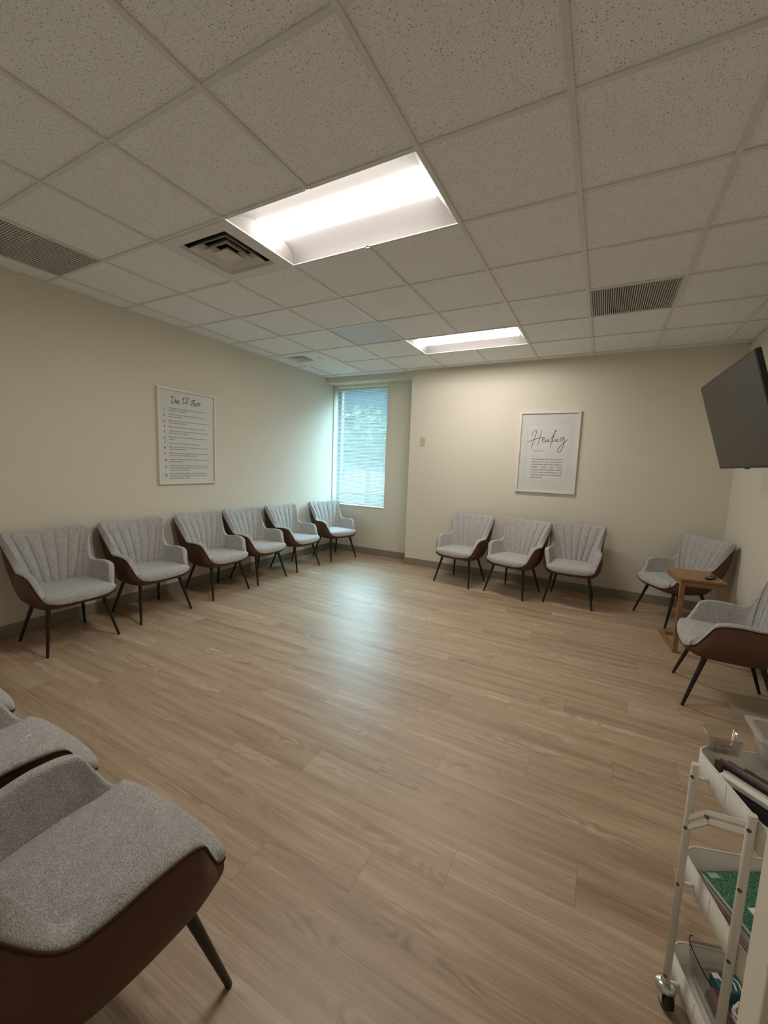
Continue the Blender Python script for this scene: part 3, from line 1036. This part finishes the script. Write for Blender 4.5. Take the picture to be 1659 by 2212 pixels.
for s in ([(505, 722), (512, 660), (560, 610), (590, 622), (562, 740), (520, 860), (490, 966)], [(700, 590), (660, 720), (615, 892)],
          [(410, 828), (490, 800), (560, 775), (640, 752), (716, 735)],
          [(700, 792), (738, 758), (734, 735), (706, 772), (716, 828), (762, 812)],
          [(802, 780), (772, 790), (766, 826), (800, 814), (816, 776), (815, 822), (842, 812)],
          [(842, 814), (920, 690), (966, 600), (940, 645), (882, 828), (850, 935)],
          [(906, 770), (892, 824), (926, 804)], [(930, 758), (938, 744), (946, 728)],
          [(962, 770), (946, 824), (988, 776), (1000, 790), (990, 824), (1022, 812)],
          [(1100, 735), (1062, 750), (1040, 800), (1072, 800), (1120, 742), (1112, 880), (1052, 1000), (1012, 1020), (1000, 978), (1052, 898), (1130, 830), (1196, 770)]):
    stroke(bm, [m2(p) for p in s], 0.0031, zi)
obj('heading', bm, M['ink'], p2)
bm = bmesh.new()
x_, y_ = m2((525, 992)); text_into(bm, '/heal-ing/  noun', x_, y_ - .006, 0.0225, zi, bold=0.0001)
hl = ["isn't a straight path, but an inward", "spiral to return to your whole self. It's", 'softening into your path, building a', 'deeper     rhythm     and     steady',
      'reconnecting of self-wisdom. Healing', 'is  both  messy  and  miraculous.  A', 'sweet becoming of your whole, most', 'whole authentic.']
for k, ln in enumerate(hl):
    x_, y_ = m2((505 - 3 * k, 1150 + 49.5 * k))
    text_into(bm, ln, x_, y_ - .006, 0.0215, zi, width=0.368 if k < 7 else None, bold=0.0002)
obj('lettering', bm, M['ink_grey'], p2)

# switch and outlet
sw = thing('light_switch', 'almond light switch plate on the back wall beside the alcove', 'light switch', (-1.521, YB, 1.85))
bm = bmesh.new(); box(bm, -0.037, 0.037, -0.006, 0, -0.058, 0.058, bev=0.002); obj('plate', bm, M['almond'], sw)
bm = bmesh.new(); box(bm, -0.006, 0.006, -0.016, -0.005, -0.006, 0.014, bev=0.002); obj('toggle', bm, M['almond'], sw)
ol = thing('wall_outlet', 'pale outlet plate low on the right wall above the cut-off armchair', 'wall outlet', (XR, 3.26, 0.43))
bm = bmesh.new(); box(bm, -0.006, 0, -0.037, 0.037, -0.058, 0.058, bev=0.002); obj('plate', bm, M['outlet'], ol)
for dz in (-.02, .02):
    bm = bmesh.new(); box(bm, -0.009, -0.005, -0.015, 0.015, dz - .012, dz + .012, bev=0.002); obj('socket', bm, M['outlet'], ol)

# ------------------------------------------------------------------ television
tv = bpy.data.objects.new('television', None); link(tv)
tag(tv, 'large black flat television tilted downward on the right wall', 'television')
yaw, tilt, HT = 0.031, 0.294, 0.69
WT = HT * 16 / 9
n_ = Vector((-math.cos(yaw), -math.sin(yaw), 0)); r_ = Vector((math.sin(yaw), -math.cos(yaw), 0)); up = Vector((0, 0, 1))
n2 = math.cos(tilt) * n_ - math.sin(tilt) * up; u2 = math.cos(tilt) * up + math.sin(tilt) * n_
c0 = Vector((1.604, 2.552, 1.896))
mw = Matrix.Identity(4)
for i in range(3):
    mw[i][0] = r_[i]; mw[i][1] = u2[i]; mw[i][2] = n2[i]; mw[i][3] = c0[i]
tv.matrix_world = mw
bm = bmesh.new(); box(bm, -WT / 2, WT / 2, -HT / 2, HT / 2, -0.030, 0.0, bev=0.003); box(bm, -WT * .36, WT * .36, -HT * .42, HT * .22, -0.062, -0.029, bev=0.008)
obj('cabinet', bm, M['bezel'], tv)
bm = bmesh.new(); box(bm, -WT / 2 + .010, WT / 2 - .010, -HT / 2 + .016, HT / 2 - .010, -0.001, 0.0012)
obj('screen', bm, M['screen'], tv)
bm = bmesh.new(); box(bm, -0.035, 0.035, -HT / 2 - .008, -HT / 2 + .004, -0.012, -0.001, bev=0.003)
obj('sensor_housing', bm, M['bezel'], tv)
inv = mw.inverted()
bm = bmesh.new(); b2 = bmesh.new(); box(b2, XR - .02, XR - .001, 2.43, 2.67, 1.72, 2.12, bev=0.003); merge(bm, b2, 0, inv)
obj('wall_plate', bm, M['bezel'], tv)
bm = bmesh.new()
tube(bm, [inv @ Vector(p) for p in ((XR - .015, 2.58, 1.92), (1.86, 2.57, 1.91), (1.665, 2.552, 1.885))], 0.022, 10)
obj('mount_arm', bm, M['bezel'], tv)

# ------------------------------------------------------------------ side table and remote
tb = thing('side_table', 'small honey wood side table in front of the right corner armchair', 'side table', (1.484, 2.949, 0), math.radians(6.0))
tw, td, th = 0.296, 0.418, 0.65
bm = bmesh.new(); box(bm, -0.012, tw + .012, -0.012, td + .01, th - .018, th, bev=0.002); obj('tabletop', bm, M['table'], tb)
bm = bmesh.new()
box(bm, 0, tw, 0, .018, th - .062, th - .018); box(bm, 0, .018, .018, td, th - .062, th - .018); box(bm, tw - .018, tw, .018, td, th - .062, th - .018)
obj('apron', bm, M['table'], tb)
for x_ in (0.0, tw - .034):
    bm = bmesh.new(); box(bm, x_, x_ + .034, 0.0, .034, 0.0, th - .062, bev=0.002); obj('leg', bm, M['table'], tb)
    bm = bmesh.new(); box(bm, x_, x_ + .034, .034, td + .06, 0.0, .034, bev=0.002); obj('foot', bm, M['table'], tb)
bm = bmesh.new(); box(bm, .034, tw - .034, td + .020, td + .055, 0.002, .032, bev=0.002); obj('stretcher', bm, M['table'], tb)

rc = thing('remote_control', 'black remote control lying on the small wooden table', 'remote control', (1.705, 3.085, th), math.radians(62))
bm = bmesh.new()
loft(bm, [rrect(-.075 * s, .075 * s, -.022 * s2, .022 * s2, .012, z, 5) for s, s2, z in ((.97, .9, 0), (1, 1, .006), (1, 1, .014), (.97, .88, .019))], cap0=True, cap1=True)
obj('body', bm, M['bezel'], rc)
bm = bmesh.new(); loft(bm, [[Vector((-.045 + .013 * math.cos(a_ * PI / 8), .013 * math.sin(a_ * PI / 8), z)) for a_ in range(16)] for z in (.018, .0205)], cap1=True)
obj('dial', bm, M['chrome'], rc)

# ------------------------------------------------------------------ rolling cart
ca = math.atan2(0.30, 0.954)
cart = thing('rolling_cart', 'white three-tier rolling cart by the end of the wall at lower right', 'cart', (1.225, -0.051, 0), ca)
CM = Matrix.Translation((1.225, -0.051, 0)) @ Matrix.Rotation(ca, 4, 'Z')
TX, TY, TH = 0.40, 0.30, 0.074
X0 = -0.013
RIMS = (0.745, 0.43, 0.112)
for zr in RIMS:
    bm = bmesh.new()
    zb = zr - TH
    r = 0.045
    rings = [rrect(X0 + .004, TX - .004, .004, TY - .004, r, zb), rrect(X0, TX, 0, TY, r, zb + .004), rrect(X0, TX, 0, TY, r, zr), rrect(X0 + .004, TX - .004, .004, TY - .004, r - .004, zr),
             rrect(X0 + .004, TX - .004, .004, TY - .004, r - .004, zb + .004)]
    loft(bm, rings, cap0=True, cap1=True)
    tube(bm, rrect(X0 + .002, TX - .002, .002, TY - .002, r - .002, zr, 6), .0026, 6, closed=True)
    box(bm, X0 - 0.0006, X0 + 0.0002, TY * .5 - .001, TY * .5 + .001, zb + .006, zr - .004)
    o = obj('tray', bm, M['cart'], cart)
posts = [(-0.047, 0.218, 0.742), (-0.022, 0.045, 0.757), (TX + 0.047, 0.218, 0.742), (TX + 0.022, 0.045, 0.757)]
for k, (px_, py_, pz_) in enumerate(posts):
    bm = bmesh.new()
    tube(bm, [(px_, py_, 0.066), (px_, py_, pz_ - .004), (px_, py_, pz_)], [.0092, .0092, .0080], 16)
    po_ = obj('post', bm, M['cart'], cart)
    sgn = -1 if k < 2 else 1
    for zs in (pz_ - .035, pz_ - .185, RIMS[1] - .045, RIMS[2] - .02):
        bm = bmesh.new()
        dx, dy = (sgn * 0.78, -0.62)
        p = Vector((px_, py_, zs)); d = Vector((dx, dy, 0)).normalized()
        tube(bm, [p + d * .008, p + d * .0106], .0045, 10)
        obj('screw', bm, M['screw'], po_)
    for zr in RIMS:
        bm = bmesh.new()
        xe = X0 + .002 if k < 2 else TX - .002
        tube(bm, [(px_, py_, zr - .045), (xe, py_, zr - .045)], .0055, 8)
        obj('bracket', bm, M['cart'], cart)
    # caster below the post
    bm = bmesh.new()
    wy = py_ - 0.006
    tube(bm, [(px_ - .011, wy, .027), (px_ + .011, wy, .027)], .027, 20)
    cs = obj('caster', bm, M['rubber'], cart)
    bm = bmesh.new()
    loft(bm, [[Vector((px_ + rr * math.cos(2 * PI * a_ / 18), py_ + rr * math.sin(2 * PI * a_ / 18), z)) for a_ in range(18)] for rr, z in ((.026, .052), (.027, .058), (.022, .066), (.012, .070))], cap0=True, cap1=True)
    box(bm, px_ - .0165, px_ - .0135, wy - .014, wy + .014, .020, .056); box(bm, px_ + .0135, px_ + .0165, wy - .014, wy + .014, .020, .056)
    obj('caster_hood', bm, M['chrome'], cs)
# folding braces
def brace(px0, py0, z0, px1, py1, z1):
    A, B = Vector((px0, py0, z0)), Vector((px1, py1, z1))
    Mid = A * .62 + B * .38 + Vector((0, 0, .028))
    Mid = A + (B - A) * .36 + Vector((0, 0, 0.022))
    for a_, b__ in ((A, Mid), (Mid, B)):
        bm = bmesh.new()
        d = (b__ - a_).normalized(); side = Vector((d.y, -d.x, 0)).normalized(); upv = side.cross(d) * -1
        upv = upv if upv.z > 0 else -upv
        for (h0, h1, th_) in ((-.014, -.004, .005), (.004, .014, .005), (-.014, .014, .002)):
            vs = []
            for q in (a_, b__):
                for s_ in (-th_, th_):
                    for h_ in (h0, h1):
                        vs.append(bm.verts.new(q + side * s_ + upv * h_))
            for f in ((0, 1, 3, 2), (4, 6, 7, 5), (0, 4, 5, 1), (2, 3, 7, 6), (0, 2, 6, 4), (1, 5, 7, 3)):
                bm.faces.new([vs[i] for i in f])
        obj('brace', bm, M['cart'], cart)
    bm = bmesh.new(); sd = (B - A).normalized(); sd = Vector((sd.y, -sd.x, 0)).normalized()
    tube(bm, [Mid - sd * .008, Mid + sd * .008], .005, 10); obj('hinge_pin', bm, M['screw'], cart)
brace(posts[0][0], posts[0][1], 0.568, posts[1][0], posts[1][1], 0.722)
brace(posts[2][0], posts[2][1], 0.568, posts[3][0], posts[3][1], 0.722)

def cw(x, y, z=0.0):
    return CM @ Vector((x, y, z))

# folders standing on edge in the top tray
zt_ = RIMS[0] - TH + .0045
dirv = Vector((0.745, -0.667, 0)); perp = Vector((0.667, 0.745, 0))
fold = [
    ('green folder standing farthest back in the top tray of the cart', (0.10, 0.22, 0.15), 0.058, .004, .10),
    ('dusty pink folder standing in the top tray behind the lavender one', (0.42, 0.14, 0.17), 0.047, .008, .17),
    ('lavender grey folder standing in the top tray of the cart', (0.40, 0.36, 0.40), 0.034, .004, .19),
    ('olive brown folder standing in front of the lavender folder', (0.16, 0.12, 0.05), 0.023, .006, .20),
    ('dark purple folder standing between the brown and the yellow folder', (0.035, 0.012, 0.045), 0.010, .008, .20),
    ('yellow folder standing in the top tray of the cart', (0.62, 0.56, 0.22), -0.003, .006, .21),
    ('thick white paper pad standing in front of the yellow folder', (0.72, 0.69, 0.66), -0.028, .030, .21),
    ('black folder standing at the near end of the top cart tray', (0.012, 0.010, 0.014), -0.052, .014, .21),
]
base_c = Vector((1.232, 0.135, 0))
for k_, (lab, c, off, thk, ln) in enumerate(fold):
    # local box: length along dirv, thickness along perp, upright; leaning slightly
    t = bpy.data.objects.new('file_folder', None); link(t); tag(t, lab, 'folder', 'folders in the top cart tray')
    ctr = base_c + perp * off + dirv * (0.0, 0.0, 0.0, 0.0, 0.014, 0.022, 0.022, 0.048)[k_]
    ln = (ln, ln, ln, ln, 0.18, 0.165, 0.165, 0.135)[k_]
    mm = Matrix.Identity(4)
    for i in range(3):
        mm[i][0] = dirv[i]; mm[i][1] = perp[i]; mm[i][2] = (0, 0, 1)[i]
    mm[0][3], mm[1][3], mm[2][3] = ctr.x, ctr.y, zt_
    t.matrix_world = mm
    hh = (0.052 + random.random() * .008) if k_ < 6 else (.060 if k_ == 6 else .050)
    mt = simple('folder_' + lab.split()[0], c, 0.6)
    for s_ in (-1, 1):
        bm = bmesh.new(); box(bm, -ln / 2, ln / 2, s_ * thk / 2 - (.0012 if s_ > 0 else 0), s_ * thk / 2 + (0 if s_ > 0 else .0012), 0, hh, bev=.0003)
        obj('cover', bm, mt, t)
    bm = bmesh.new(); box(bm, -ln / 2 + .002, ln / 2 - .004, -thk / 2 + .0013, thk / 2 - .0013, .001, hh - .004)
    obj('sheets', bm, M['paper'] if 'white' in lab or 'yellow' in lab else mt, t)
# clear bins above the far side of the top tray
def open_bin(name, label, catg, org, rot, sx, sy, h, mt, wall=.003, rim=.012, group=None, taper=.014):
    t = thing(name, label, catg, org, rot, group)
    bm = bmesh.new(); r = .02 if taper > .01 else .010
    rings = [rrect(taper, sx - taper, taper, sy - taper, r, 0), rrect(0, sx, 0, sy, r, h), rrect(wall, sx - wall, wall, sy - wall, r, h), rrect(taper + wall, sx - taper - wall, taper + wall, sy - taper - wall, r, wall)]
    loft(bm, rings, cap0=True, cap1=True)
    obj('body', bm, mt, t)
    if rim:
        bm = bmesh.new()
        loft(bm, [rrect(0, sx, 0, sy, r, h - .003), rrect(-rim, sx + rim, -rim, sy + rim, r, h - .003), rrect(-rim, sx + rim, -rim, sy + rim, r, h), rrect(0, sx, 0, sy, r, h)])
        obj('rim', bm, mt, t)
    return t
open_bin('storage_bin', 'frosted clear plastic bin resting on top of the cart', 'bin', (1.250, 0.172, RIMS[0] + .0015), 0.0, 0.26, 0.118, 0.092, M['bin'], wall=.005, rim=.013)
open_bin('acrylic_tray', 'small clear acrylic tray at the far corner of the cart top', 'tray', (1.152, 0.208, RIMS[0] + .0015), math.radians(10), 0.080, 0.066, 0.047, M['acrylic'], wall=.002, rim=0, taper=.004)

# middle tray
zt2 = RIMS[1] - TH + .0045
lst = [
    ('brown notebook', 'orange brown notebook at the bottom of the pile in the middle cart tray', (0.26, 0.10, 0.05), .016),
    ('grey notebook', 'grey notebook under the green glitter book in the middle cart tray', (0.33, 0.29, 0.29), .012),
]
zz = zt2
for nm, lab, c, hgt in lst:
    t = thing('notebook', lab, 'notebook', cw(.142, .172, zz), ca + math.radians(8), 'notebooks in the middle cart tray')
    cm_ = simple('cover_' + nm.split()[0], c, 0.6)
    bm = bmesh.new(); box(bm, -.112, .112, -.095, .090, 0, .002); box(bm, -.112, .112, -.095, .090, hgt - .002, hgt); obj('cover', bm, cm_, t)
    bm = bmesh.new(); box(bm, -.110, .109, -.093, .087, .002, hgt - .002); obj('pages', bm, simple('pages_' + nm.split()[0], (0.42, 0.32, 0.27), .8), t)
    zz += hgt + .0003
def glitter():
    mt, nt, b = new_mat('green_glitter')
    v, x, y, z = obj_xyz(nt)
    vo = nt.nodes.new('ShaderNodeTexVoronoi'); vo.inputs['Scale'].default_value = 620
    nt.links.new(v, vo.inputs['Vector'])
    sp = nt.nodes.new('ShaderNodeSeparateXYZ'); nt.links.new(vo.outputs['Color'], sp.inputs[0])
    nt.links.new(ramp(nt, sp.outputs[0], [(0.0, (0.008, 0.05, 0.028)), (0.6, (0.03, 0.16, 0.085)), (1.0, (0.22, 0.45, 0.30))]), b.inputs['Base Color'])
    b.inputs['Roughness'].default_value = 0.35
    return mt
gb = thing('notebook', 'green glitter covered book on top of the pile in the middle cart tray', 'notebook', cw(.1475, .188, zz), ca + math.radians(12), 'notebooks in the middle cart tray')
bm = bmesh.new(); box(bm, -.110, .110, -.085, .085, 0, .002); box(bm, -.110, .110, -.085, .085, .014, .017, bev=.0008); obj('cover', bm, glitter(), gb)
bm = bmesh.new(); box(bm, -.108, .108, -.083, .083, .002, .014); obj('pages', bm, M['paper'], gb)
bm = bmesh.new(); box(bm, -.102, -.076, .064, .079, .0171, .0178); obj('sticker', bm, simple('pale_green_sticker', (0.35, 0.50, 0.42), .5), gb)
bm = bmesh.new(); box(bm, -.070, -.02, -.045, -.01, .0171, .0178); obj('label', bm, M['paper'], gb)

# bottom tray
zt3 = RIMS[2] - TH + .0045
open_bin('storage_bin', 'clear acrylic bin standing in the bottom cart tray', 'bin', cw(.026, .018, zt3 + .001), ca, 0.27, 0.265, 0.10, M['acrylic'], wall=.002, rim=0)
pk = thing('paper_packet', 'teal packet with white print in the bottom cart tray', 'packet', cw(.122, .240, zt3 + .006), ca + .15)
bm = bmesh.new(); box(bm, -.036, .036, -.024, .024, 0, .035, bev=.003); obj('wrapper', bm, simple('teal_wrapper', (0.03, 0.13, 0.15), .5), pk)
bm = bmesh.new()
for k in range(4):
    stroke(bm, [(-.022 + .014 * k, -.018), (-.016 + .014 * k, .0), (-.024 + .015 * k, .012)], .0022, .0356)
box(bm, -.034, -.016, .008, .022, .0352, .0358)
obj('print', bm, M['paper'], pk)
bp_ = thing('bundled_cord', 'white coiled cord lying in the bottom cart tray', 'cord', cw(.125, .165, zt3 + .006), ca)
bm = bmesh.new(); rs = random.Random(4); pts = []
for k in range(90):
    a_ = k * 0.55
    pts.append((.036 * math.cos(a_) * (0.6 + .4 * rs.random()), .034 * math.sin(a_) * (0.6 + .4 * rs.random()), .004 + .0003 * k + .008 * rs.random()))
tube(bm, pts, .0022, 6); obj('cable', bm, M['white'], bp_)
pouch = thing('zip_pouch', 'dusty pink and brown pouch squeezed at the left side of the bottom cart tray', 'pouch', cw(.062, .122, zt3 + .005), ca)
bm = bmesh.new()
loft(bm, [rrect(-.020 * s, .020 * s, -.092 * s2, .092 * s2, .016 * s, z, 6) for s, s2, z in ((.85, .95, 0), (1, 1, .015), (.95, .98, .035), (.6, .9, .052), (.25, .82, .058))], cap0=True, cap1=True)
obj('body', bm, simple('rose_brown_cloth', (0.17, 0.085, 0.065), .8, bump=(60, .6, .004)), pouch, True)
bm = bmesh.new(); tube(bm, [(0, -.08, .0585), (0, .08, .0585)], .0025, 6); obj('zip', bm, simple('dark_maroon', (0.06, 0.015, 0.02), .6), pouch)
hk = thing('wire_hook', 'thin dark wire with a hooked end sticking up from the bottom cart tray', 'wire', (0, 0, 0))
bm = bmesh.new()
hp = [cw(*p) for p in ((.087, .206, .055), (.068, .233, .080), (.050, .252, .108), (.035, .270, .138), (.034, .279, .148), (.041, .288, .153), (.050, .291, .149))]
sm = []
for i in range(len(hp) - 1):
    for k in range(5):
        sm.append(cat(hp[max(i - 1, 0)], hp[i], hp[i + 1], hp[min(i + 2, len(hp) - 1)], k / 5))
tube(bm, sm + [hp[-1]], .0014, 6)
obj('wire', bm, M['bezel'], hk)
